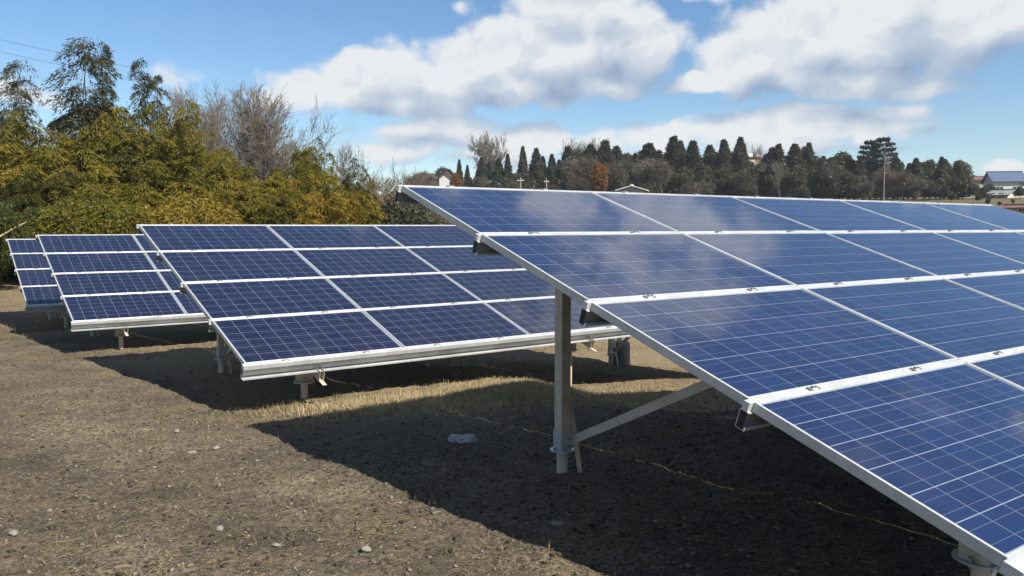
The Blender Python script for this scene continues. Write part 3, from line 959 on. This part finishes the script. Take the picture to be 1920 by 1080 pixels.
# ------------------------------------------------------------------ far conifers and broadleaf trees on the hill
def conifer(seed, n, H, r0, matname, flat=False):
    rg = np.random.default_rng(seed)
    if not flat:
        t = rg.uniform(0.06, 1.0, n) ** 0.9
        prof = np.clip((1 - t) ** .78 * 1.22, 0.03, 1) * np.where(t < .2, .75 + t, 1)
        lob = 0.90 + 0.14 * np.sin(t * 61 + seed) * np.sin(t * 23 + 1.7 * seed)
        a = rg.uniform(0, 2 * math.pi, n)
        lob = lob * (1 + .16 * np.sin(3 * a + t * 14) + .14 * np.sin(7 * a - t * 31) + .12 * np.sin(13 * a + t * 90))
        rr = r0 * prof * lob * rg.uniform(.35, 1.0, n) ** .45
        c = np.stack([rr * np.cos(a), rr * np.sin(a), H * t - rr * .18], -1)
        d = np.stack([np.cos(a) * .25, np.sin(a) * .25, -.55 + 0 * a], -1) + rg.normal(size=(n, 3)) * .6
        top = leaf_quads(c, d, rg.uniform(.28, .62, n), rg.uniform(.12, .26, n), rg)
    else:
        lay = rg.integers(0, 7, n)
        hz = H * (.42 + .085 * lay)
        rad = r0 * (1.0 - .10 * np.abs(lay - 2.0)) * (1 - .35 * (lay == 6))
        a = rg.integers(0, 7, n) * .9 + lay * 1.3 + rg.normal(size=n) * .22
        rr = rad * rg.uniform(.1, 1.0, n) ** .6
        c = np.stack([rr * np.cos(a), rr * np.sin(a), hz + rg.normal(size=n) * .16 * (H / 14) + rr * .14], -1)
        d = np.stack([np.cos(a), np.sin(a), .5 + 0 * a], -1) + rg.normal(size=(n, 3)) * .5
        top = leaf_quads(c, d, rg.uniform(.35, .7, n), rg.uniform(.15, .3, n), rg)
    tr = MB().tube([(0, 0, -.3), (0, 0, H * .5), (0, 0, H * .97)], [.22, .14, .03], 6)
    return tr.mesh('trunk', 'bark_brown'), quads_mesh('crown', top, matname)
def broad(seed, n, H, r0, matname, thin=1.0):
    rg = np.random.default_rng(seed)
    C, D = [], []
    for k in range(22):
        v = rg.normal(size=3)
        v /= np.linalg.norm(v)
        cc = np.array([v[0] * r0 * .62, v[1] * r0 * .62, H * .58 + v[2] * H * .27])
        s = np.array([r0, r0, H * .38]) * rg.uniform(.24, .42)
        u = rg.normal(size=(n // 22, 3))
        u /= np.linalg.norm(u, axis=1, keepdims=True)
        C.append(cc + u * s * rg.uniform(.5, 1.08, (len(u), 1)) ** .6)
        D.append(u * .2 + rg.normal(size=u.shape) * .8 + np.array([0, 0, -.4]))
    C, D = np.concatenate(C), np.concatenate(D)
    co = leaf_quads(C, D, rg.uniform(.3, .65, len(C)) / math.sqrt(thin), rg.uniform(.18, .36, len(C)) * thin, rg)
    mb = MB().tube([(0, 0, -.3), (.1, 0, H * .3), (0, .1, H * .7)], [.26, .2, .06], 6)
    for k in range(7):
        a = k * 2.4
        mb.tube([(0, 0, H * (.22 + .04 * k)), (math.cos(a) * r0 * .35, math.sin(a) * r0 * .35, H * (.42 + .04 * k)), (math.cos(a) * r0 * .62, math.sin(a) * r0 * .62, H * (.55 + .04 * k))], [.11, .07, .03], 5)
    return mb.mesh('trunk', 'bark_brown'), quads_mesh('crown', co, matname)
CF = [conifer(101 + k, 11000, 14, (2.3, 2.7, 2.0)[k], 'cedar') for k in range(3)]
PN = conifer(120, 5600, 14, 4.2, 'pine', True)
BD = [broad(130 + k, 12000, 10, 4.2, 'evergreen') for k in range(3)]
TW = broad(150, 9000, 10, 4.2, 'twig_mass', .30)
AU = broad(140, 5000, 10, 3.6, 'autumn')
for i, (px, py, d, k) in enumerate([
        (862, 302, 205, 0), (877, 312, 207, 2), (903, 298, 206, 1), (916, 306, 210, 0), (935, 300, 206, 1), (952, 292, 205, 2), (980, 278, 203, 0), (1005, 281, 204, 1), (1017, 296, 208, 2), (1034, 292, 204, 0), (1048, 302, 208, 1),
        (1092, 282, 214, 0), (1110, 277, 216, 1), (1126, 273, 214, 2), (1145, 283, 216, 0), (1162, 279, 214, 1), (1178, 287, 216, 2), (1200, 280, 214, 0), (1218, 273, 216, 1), (1240, 281, 215, 2), (1262, 267, 214, 0), (1282, 274, 216, 1), (1302, 263, 214, 2), (1320, 276, 215, 0),
        (1345, 272, 214, 1), (1362, 266, 216, 2), (1378, 267, 214, 0), (1393, 277, 216, 1), (1438, 280, 215, 2), (1455, 277, 216, 0), (1478, 278, 214, 1), (1496, 282, 216, 2), (1520, 278, 214, 0), (1540, 288, 216, 1),
        (1565, 290, 214, 2), (1582, 296, 216, 0), (1600, 293, 214, 1), (1678, 297, 212, 2), (1697, 305, 214, 0), (1712, 299, 212, 1), (1732, 296, 214, 2), (1752, 303, 212, 0), (1768, 306, 214, 1), (1785, 312, 212, 2), (1803, 330, 214, 0), (1660, 305, 214, 1), (1625, 303, 214, 0)] + [(1068 + 23 * q_ + (q_ * 7) % 9, 284 + (q_ * 5) % 13 + (14 if q_ > 20 else 0), 224, q_ % 3) for q_ in range(31) if abs(1068 + 23 * q_ - 1405) > 22]):
    if px > 1060:
        px, py, d = px + jr.uniform(-11, 11), py + jr.uniform(-7, 8), d - 8 + jr.uniform(-5, 8)
    plant('cedar_tree', px, py, d, CF[k], None, 13.8, 'dark pointed cedar ' + zone(px, FARZ), 'tree', 'cedars on the far hill', random.uniform(.85, 1.5) * (1.0 if px < 1060 else 1.4), trunk='trunk', crown='crown')
plant('pine_tree', 1625, 268, 206, PN, None, 13.4, 'smaller of two tall layered pines above the far treeline', 'tree', None, .72, trunk='trunk', crown='crown')
plant('pine_tree', 1649, 263, 207, PN, None, 13.4, 'taller of two layered pines above the far treeline', 'tree', None, .78, rot=2.2, trunk='trunk', crown='crown')
for i, (px, py, d) in enumerate([(835, 318, 232), (960, 328, 198), (1062, 305, 205), (1085, 316, 198), (1150, 315, 200), (1190, 310, 202), (1235, 312, 200), (1275, 318, 196), (1318, 310, 200), (1352, 318, 196), (1385, 322, 194), (1420, 312, 200), (1450, 308, 198), (1485, 315, 196), (1518, 318, 198), (1550, 325, 194), (1585, 322, 196), (1760, 330, 198), (1790, 326, 200), (1820, 345, 198), (1738, 338, 196), (1845, 352, 205), (1400, 345, 186), (1300, 342, 186), (1210, 345, 186), (1500, 350, 186), (1780, 358, 186), (985, 345, 190), (1040, 348, 188), (930, 340, 192), (1600, 350, 188), (1100, 345, 188),
                                 (1850, 346, 212), (1838, 352, 196), (1908, 352, 196), (1856, 325, 280), (1825, 332, 285), (1880, 326, 290), (1912, 345, 270), (880, 335, 215), (1870, 378, 168), (1888, 384, 160), (1848, 372, 172), (1830, 362, 180)]
        + [(1072 + 27 * q_ + (q_ * 11) % 17, 286 + (q_ * 7) % 15 + (16 if q_ > 18 else 0), 209 + (q_ * 5) % 9) for q_ in range(27) if abs(1072 + 27 * q_ - 1405) > 26]):
    plant('evergreen_tree', px, py, d, BD[i % 3], None, 9.3, 'dark rounded evergreen tree ' + zone(px, FARZ), 'tree', 'rounded evergreens on the far hill', random.uniform(.85, 1.15), trunk='trunk', crown='crown')
plant('autumn_tree', 1124, 306, 180, AU, None, 9.3, 'rust orange tree standing before the dark woods on the far hill', 'tree', None, .72, trunk='trunk', crown='crown')
plant('autumn_tree', 855, 325, 190, AU, None, 9.3, 'reddish brown tree beside the white gabled house', 'tree', None, .55, trunk='trunk', crown='crown')
for i, (px, py, d, wd) in enumerate([(908, 252, 225, .9), (935, 244, 226, .8), (922, 262, 224, .8), (1060, 258, 226, .9), (1105, 262, 228, .8), (1085, 272, 226, .8), (1690, 316, 190, 1.2), (1715, 326, 188, 1.3), (1670, 325, 188, 1.2), (1640, 318, 190, 1.1), (1655, 285, 192, .35), (1108, 290, 192, 1.3), (1215, 292, 194, 1.3), (1240, 300, 192, 1.2), (1320, 335, 180, 1.3), (820, 318, 232, .9), (795, 318, 170, 1.2), (780, 325, 168, 1.2), (1415, 268, 224, .6), (1130, 255, 230, .7), (1300, 340, 178, 1.2), (1060, 320, 192, 1.1), (1460, 300, 190, .6)]):
    plant('bare_tree', px, py, d, (BT[3][0], None), None, BT[3][1], 'branching bare grey tree ' + zone(px, FARZ), 'tree', 'bare trees on the far hill', wd, trunk='branches')

for (px, py, d, wd) in [(1100, 296, 192, .9), (1078, 308, 190, .8), (1150, 302, 192, .8), (1222, 298, 192, .9), (1320, 338, 180, 1.0), (1290, 344, 178, .9), (1648, 316, 188, .9), (1690, 322, 186, 1.0), (1715, 334, 184, .9), (1620, 338, 184, .8), (800, 322, 190, 1.0), (780, 326, 180, .9), (825, 328, 240, .9), (1560, 300, 196, .7), (905, 330, 196, .8), (960, 338, 186, .8), (1850, 362, 180, .7), (1895, 372, 172, .7), (1180, 296, 206, .6), (1425, 304, 204, .6), (1605, 314, 202, .6)]:
    plant('leafless_tree', px, py, d, TW, None, 9.3, 'round grey brown leafless tree ' + zone(px, FARZ), 'tree', 'round leafless trees on the far hill', wd, trunk='trunk', crown='crown')
# ------------------------------------------------------------------ far houses and poles
def house(px, py_base, py_eave, py_ridge, dist, width, depth, rz, wall, roof, label, windows=(), hip=0.0):
    x, y = at(px, dist)
    zb, ze, zr = zat(px, py_base, dist), zat(px, py_eave, dist), zat(px, py_ridge, dist)
    zgr = g1(x, y)
    zb = min(zb, zgr)
    heading = -(YAW + math.atan((px - 960) / FPX)) + rz       # local -y faces the field
    o = empty('house', (x, y, zb), heading, label, 'house', None)
    w, d_, e, r = width / 2, depth / 2, ze - zb, zr - zb
    wl = MB().box(-w, w, -d_, d_, -.4, e)
    for s in (-1, 1):
        if hip < .05:
            wl.quad([(s * w, -d_, e), (s * w, d_, e), (s * w, 0, r - .05)])
    inst('wall', wl.mesh('wall', wall), o)
    ov = .55
    rf = MB()
    k = (r - e) / d_
    hx = w * hip
    A = [(-w - ov, -d_ - ov, e - ov * k), (w + ov, -d_ - ov, e - ov * k), (w + ov - hx - (ov if hip else 0), 0, r), (-w - ov + hx + (ov if hip else 0), 0, r)]
    B = [(p[0], -p[1], p[2]) for p in A]
    up = lambda P, t: [(p[0], p[1], p[2] + t) for p in P]
    for Q in (A, B):
        t1 = up(Q, .16)
        rf.quad(t1)
        rf.quad(Q)
        for i in range(4):
            j = (i + 1) % 4
            rf.quad([Q[i], Q[j], t1[j], t1[i]])
    if hip >= .05:
        for s in (1, 2):
            i0, i1 = (1, 2) if s == 1 else (0, 3)
            rf.quad([up(A, .16)[i0], up(B, .16)[i0], up(A, .16)[i1]])
    ro = inst('roof', rf.mesh('roof', roof), o)
    x0_, x1_ = A[3][0], A[2][0]
    inst('ridge', MB().box(x0_, x1_, -.18, .18, r + .10, r + .34).mesh('ridge', roof), ro)
    for (u, v0, ww, hh) in windows:                       # u: centre along the front, v0: sill height
        wn = inst('window', MB().box(u - ww / 2, u + ww / 2, -d_ - .05, -d_ + .02, v0, v0 + hh).mesh('window', 'window_dark'), o)
        fm = MB()
        for (a0, a1, b0, b1) in ((u - ww / 2 - .08, u + ww / 2 + .08, v0 - .08, v0), (u - ww / 2 - .08, u + ww / 2 + .08, v0 + hh, v0 + hh + .08), (u - ww / 2 - .08, u - ww / 2, v0, v0 + hh), (u + ww / 2, u + ww / 2 + .08, v0, v0 + hh), (u - .04, u + .04, v0, v0 + hh)):
            fm.box(a0, a1, -d_ - .09, -d_ - .055, b0, b1)
        inst('frame', fm.mesh('frame', 'wall_white'), wn)
    return o
house(813, 352, 336, 328, 232, 4.6, 5.0, .2, 'wall_grey', 'roof_brown', 'brown roofed grey house left of the white gabled one', ((-1, 1.2, 1.0, 1.0), (1, 1.2, 1.0, 1.0)))
house(839, 352, 335, 325, 224, 5.0, 3.6, 1.45, 'wall_white', 'roof_brown', 'white gabled house among trees above the edge of the blue array', ((0.3, 1.5, 1.2, 1.1),))
house(867, 356, 342, 335, 215, 4.2, 3.2, .3, 'wall_cream', 'roof_brown', 'low cream house next to the reddish brown tree', ((.6, .8, 1.1, .9),))
house(886, 356, 343, 338, 216, 2.4, 2.4, .5, 'wall_white', 'roof_grey', 'small white shed below the first cedars', ((0, .9, .8, .7),))
house(930, 362, 350, 342, 205, 4.8, 4.0, .1, 'wall_grey', 'roof_grey', 'grey gabled house below the cedars above the blue array', ((-.9, .6, .9, .8), (.9, .6, .9, .8)))
house(1184, 368, 357, 350, 150, 3.6, 4.6, 1.5, 'wall_grey', 'wall_white', 'small gabled hut with pale roof edges below the rust orange tree side', ((0, .4, .8, .7),))
house(1404, 312, 296, 291, 228, 4.0, 4.0, .6, 'wall_cream', 'wall_cream', 'pale cream house half hidden between cedars on the hilltop', ((0.4, 1.3, 1.0, 1.0),))
house(1815, 346, 338, 333, 240, 6.0, 4.0, .25, 'wall_cream', 'roof_brown', 'brown roofed house beside the last dark trees of the wood', ((-1, 1, 1, .9), (1, 1, 1, .9)))
house(1876, 350, 340, 324, 225, 6.6, 6.5, .35, 'wall_white', 'roof_blue', 'house with a bright blue roof at the end of the treeline', ((-2, 1.2, 1.4, 1.1), (1.5, 1.2, 1.4, 1.1)))
house(1896, 362, 346, 340, 225, 3.2, 4.0, 1.35, 'wall_white', 'roof_red', 'white two storey house front with a red roof edge', ((-.6, .9, .7, 1.4), (.7, .9, .7, 1.4)))
house(1862, 374, 366, 358, 205, 6.0, 5.0, -.3, 'wall_cream', 'roof_grey', 'low cream house with wide grey green roof under the blue roofed one', ((-1.6, .3, .9, .9), (.1, .3, .9, .9), (1.8, .3, .9, .9)))
house(1918, 394, 390, 386, 150, 5.0, 4.0, -.2, 'wall_cream', 'roof_brown', 'low shed with a dull brown roof behind the end of the blue array', ((0, .2, .8, .4),))
def pole(px, py_top, dist, r, label, arm=True):
    x, y = at(px, dist)
    z = g1(x, y)
    h = zat(px, py_top, dist) - z
    o = empty('utility_pole', (x, y, z), random.uniform(-.5, .5), label, 'utility pole', None)
    inst('shaft', MB().tube([(0, 0, -.3), (0, 0, h)], [r * 1.2, r * .8], 10).mesh('shaft', 'concrete'), o)
    if arm:
        c_ = inst('crossarm', MB().box(-.8, .8, -.05, .05, h - .7, h - .58).mesh('crossarm', 'galvanised'), o)
        for k in (-.7, 0.15, .7):
            inst('insulator', MB().tube([(k, 0, h - .58), (k, 0, h - .42)], [.05, .035], 6).mesh('insulator', 'wall_white'), c_)
    return o
pole(1653, 292, 182, .09, 'pale concrete pole in front of the two layered pines', arm=False)
pole(976, 333, 175, .15, 'pale concrete pole before the cedars beside the grey gabled house')
pole(1024, 335, 176, .15, 'pale concrete pole before the cedars, left of the rust orange tree')

# overhead wires crossing behind the grove
for (ya_, yb_, lab) in ((62, 118, 'upper thin overhead wire passing behind the tall bamboo'), (84, 140, 'lower thin overhead wire passing behind the tall bamboo')):
    pts = []
    for k in range(13):
        t = k / 12
        px = -260 + 520 * t
        d = 52 + 10 * t
        x, y = at(px, d)
        py = ya_ - 52 + (yb_ - ya_ + 66) * t
        pts.append((x, y, zat(px, py, d) - .5 * math.sin(math.pi * t) * .4))
    tag(inst('overhead_wire', MB().tube(pts, .009, 5).mesh('overhead_wire', 'wire_black')), lab, 'wire')

# ------------------------------------------------------------------ small things on the ground
def rock_mesh(seed, flat=.6):
    bm = bmesh.new()
    bmesh.ops.create_icosphere(bm, subdivisions=2, radius=1)
    rg = np.random.default_rng(seed)
    dirs = rg.normal(size=(9, 3))
    dirs /= np.linalg.norm(dirs, axis=1, keepdims=True)
    lim = rg.uniform(.62, .95, 9)
    for v in bm.verts:
        p = np.array(v.co)
        for dd, l in zip(dirs, lim):
            s = p @ dd
            if s > l:
                p = p - dd * (s - l)
        p = p * (1 + rg.normal() * .025)
        v.co = (p[0], p[1] * .8, p[2] * flat)
    me = bpy.data.meshes.new('stone')
    bm.to_mesh(me)
    bm.free()
    me.materials.append(MAT['stone'])
    return me
RK = [rock_mesh(200 + k) for k in range(4)]
def gpix(px, py):
    a, b = (px - 960) / FPX, -(py - 540) / FPX
    f = np.array([math.sin(YAW) * math.cos(PITCH), math.cos(YAW) * math.cos(PITCH), math.sin(PITCH)])
    r = np.array([math.cos(YAW), -math.sin(YAW), 0])
    u = np.cross(r, f)
    d = f + r * a + u * b
    t = 3.0
    for _ in range(40):
        p = CAM + d * t
        t += (float(gbase(p[0], p[1])) - p[2]) / d[2] * .8
    p = CAM + d * t
    return p[0], p[1]
for i, (px, py, s, lab) in enumerate([
        (517, 1030, .020, 'white pebble on the trodden earth near the shadow edge of the blue array'),
        (686, 1036, .028, 'pale lumpy stone near the shadow edge of the blue array'),
        (25, 1001, .032, 'flat cream stone at the border of the trodden earth'),
        (360, 851, .030, 'small white stone in the middle of the trodden earth'),
        (406, 846, .026, 'off-white stone beside a smaller white one on the earth'),
        (332, 814, .028, 'beige stone on the earth short of the white pair'),
        (412, 998, .026, 'grey stone lying on bare earth'),
        (1044, 990, .034, 'shaded grey stone inside the shadow of the blue array')]):
    x, y = gpix(px, py)
    o = inst('stone', RK[i % 4], None, (x, y, g1(x, y) + s * .28), (0, 0, random.uniform(0, 6)), (s * 1.25, s, s))
    tag(o, lab, 'stone')
# crumpled plastic bag in the shade
bm = bmesh.new()
bmesh.ops.create_icosphere(bm, subdivisions=4, radius=1)
rg = np.random.default_rng(33)
ks = rg.normal(size=(14, 3)) * 3.4
ph = rg.uniform(0, 6.28, 14)
for v in bm.verts:
    p = np.array(v.co)
    w = sum(abs(math.sin(k @ p + f)) for k, f in zip(ks, ph)) / 14
    s = .45 + .85 * w
    two = 1 + .35 * math.cos(2 * math.atan2(p[1], p[0]))
    v.co = (p[0] * s * two * .085, p[1] * s * .055, max(p[2] * s * (.060 - .018 * math.cos(3 * p[0])), -.018))
me = bpy.data.meshes.new('plastic_bag')
bm.to_mesh(me)
bm.free()
me.materials.append(MAT['white_plastic'])
x, y = gpix(868, 826)
tag(inst('plastic_bag', me, None, (x, y, g1(x, y) + .018), (0, 0, -YAW)), 'crumpled white plastic bag lying in the shadow of the blue array', 'bag')
# round concrete footing behind the second array's front rail
x, y = gpix(1161, 682)
fr_ = 20 / FPX * math.hypot(x - CAM[0], y - CAM[1])
fo = empty('concrete_footing', (x, y, g1(x, y)), 0, 'round concrete footing block with a stub standing in the shade under the navy array', 'footing')
inst('block', MB().tube([(0, 0, -.15), (0, 0, fr_ * 2.0), (0, 0, fr_ * 2.12)], [fr_ * 1.03, fr_, fr_ * .92], 24).mesh('block', 'concrete'), fo)
inst('stub', MB().box(-.035, .035, -.035, .035, fr_ * 2.1, fr_ * 2.1 + .25).mesh('stub', 'galvanised'), fo)

# ------------------------------------------------------------------ stuff: dry grass, grit, clods
def scatter(n, seed, pw=1.6):
    rg = np.random.default_rng(seed)
    d = 1.6 + 13 * rg.uniform(0, 1, n) ** pw
    a = YAW + rg.uniform(-.72, .72, n)
    return rg, CAM[0] + d * np.sin(a), CAM[1] + d * np.cos(a)
rg, x, y = scatter(80000, 300)
keep = pv_noise(x * 1.1, y * 1.1, 9) * .6 + pv_noise(x * 3.3, y * 3.3, 8) * .4 > .36
x, y = x[keep], y[keep]
c = np.stack([x, y, gz(x, y) + .003], -1)
a = rg.uniform(0, 6.28, len(x))
d = np.stack([np.cos(a), np.sin(a), np.abs(rg.normal(size=len(x))) * .22], -1)
lit_ = leaf_quads(c, d, rg.uniform(.012, .05, len(x)), rg.uniform(.0025, .006, len(x)), rg)
# upright tufts, thick on the hump and along the sunlit strips
tx, ty = [], []
for (cx_, cy_, sx_, sy_, n) in [(2.1, 5.75, .42, .28, 24000), (1.25, 6.0, .55, .18, 12000), (3.6, 5.7, .8, .5, 8000), (.2, 6.3, .6, .35, 1800), (6.5, 8.5, 2.0, 1.2, 5000), (8.0, 13.0, 2.2, .9, 7000), (-.6, 12.6, 1.6, .3, 1800), (2.0, 12.5, 2, .3, 1200)]:
    tx.append(cx_ + rg.normal(size=n) * sx_)
    ty.append(cy_ + rg.normal(size=n) * sy_)
nbl = sum(len(q_) for q_ in tx[:3])
r2, fx, fy = scatter(16000, 310, 1.2)
k2 = pv_noise(fx * .9, fy * .9, 19) > .60
tx.append(fx[k2])
ty.append(fy[k2])
r3 = np.random.default_rng(5)
ex = r3.uniform(-9, 0, 9000)
ey = r3.uniform(15, 32, 9000)
tx.append(ex)
ty.append(ey)
tx, ty = np.concatenate(tx), np.concatenate(ty)
c = np.stack([tx, ty, gz(tx, ty) - .004], -1)
d = rg.normal(size=(len(tx), 3)) * .55 + np.array([0, 0, .75])
d[:, 2] = np.abs(d[:, 2])
big_ = np.where(ty > 14, 2.0, 1.0)
big_[:nbl] = 1.2
up_ = leaf_quads(c, d, rg.uniform(.025, .085, len(tx)) * big_, rg.uniform(.003, .006, len(tx)) * big_, rg)
tag(inst('dry_grass', quads_mesh('dry_grass', np.concatenate([lit_, up_]), ['straw', 'paler'], np.concatenate([np.zeros(len(lit_)), (np.arange(len(up_)) < nbl).astype(float)]))), 'bleached dry grass and straw over the earth', 'grass', kind='stuff')
def grains(n, seed, lo, hi, pw):
    rg, x, y = scatter(n, seed, pw)
    s = lo + (hi - lo) * rg.uniform(0, 1, n) ** 3.2
    z = gz(x, y)
    base = np.array([[1, 0, 0], [0, 1, 0], [-1, 0, 0], [0, -1, 0], [0, 0, 1], [0, 0, -.6]], float)
    v = base[None] * (1 + rg.normal(size=(n, 6, 3)) * .22)
    v += rg.normal(size=(n, 6, 3)) * .16
    th = rg.uniform(0, 6.28, n)
    cs, sn = np.cos(th)[:, None], np.sin(th)[:, None]
    vx = v[..., 0] * cs * 1.25 - v[..., 1] * sn
    vy = v[..., 0] * sn * 1.25 + v[..., 1] * cs
    V = np.stack([vx * s[:, None] + x[:, None], vy * s[:, None] + y[:, None], v[..., 2] * .6 * s[:, None] + z[:, None] + .15 * s[:, None]], -1)
    tri = np.array([[0, 1, 4], [1, 2, 4], [2, 3, 4], [3, 0, 4], [1, 0, 5], [2, 1, 5], [3, 2, 5], [0, 3, 5]])
    F = (np.arange(n)[:, None, None] * 6 + tri[None]).reshape(-1, 3)
    return V.reshape(-1, 3), F
def grain_obj(name, mats, *a):
    V, F = grains(*a)
    me = bpy.data.meshes.new(name)
    me.vertices.add(len(V))
    me.vertices.foreach_set('co', V.reshape(-1).astype(np.float32))
    me.loops.add(F.size)
    me.loops.foreach_set('vertex_index', F.reshape(-1).astype(np.int32))
    me.polygons.add(len(F))
    me.polygons.foreach_set('loop_start', np.arange(0, F.size, 3, dtype=np.int32))
    me.polygons.foreach_set('loop_total', np.full(len(F), 3, dtype=np.int32))
    me.update(calc_edges=True)
    me.materials.append(MAT[mats])
    return inst(name, me)
tag(grain_obj('grit', 'pebble', 15000, 401, .003, .018, 1.7), 'pale grit and pebbles strewn over the earth', 'gravel', kind='stuff')
tag(grain_obj('soil_clods', 'clod', 16000, 402, .004, .020, 1.5), 'crumbly brown soil clods over the earth', 'soil', kind='stuff')

# ------------------------------------------------------------------ haze over the whole valley
m, T, out = mat('haze')
pv = T.n('ShaderNodeVolumePrincipled')
pv.inputs['Color'].default_value = (0.86, 0.91, 0.98, 1)
pv.inputs['Density'].default_value = 0.00022
pv.inputs['Anisotropy'].default_value = 0.2
T.put(out.inputs['Volume'], pv.outputs[0])
R_ = float(max(np.abs(ax).max(), np.abs(ay).max())) + 40
hz = MB().box(-R_, R_, -R_, R_, float(GZ.min()) - 1.0, 42.0)
tag(inst('haze', hz.mesh('haze', 'haze')), 'thin pale winter haze over the field and the far hill', 'haze', kind='stuff')
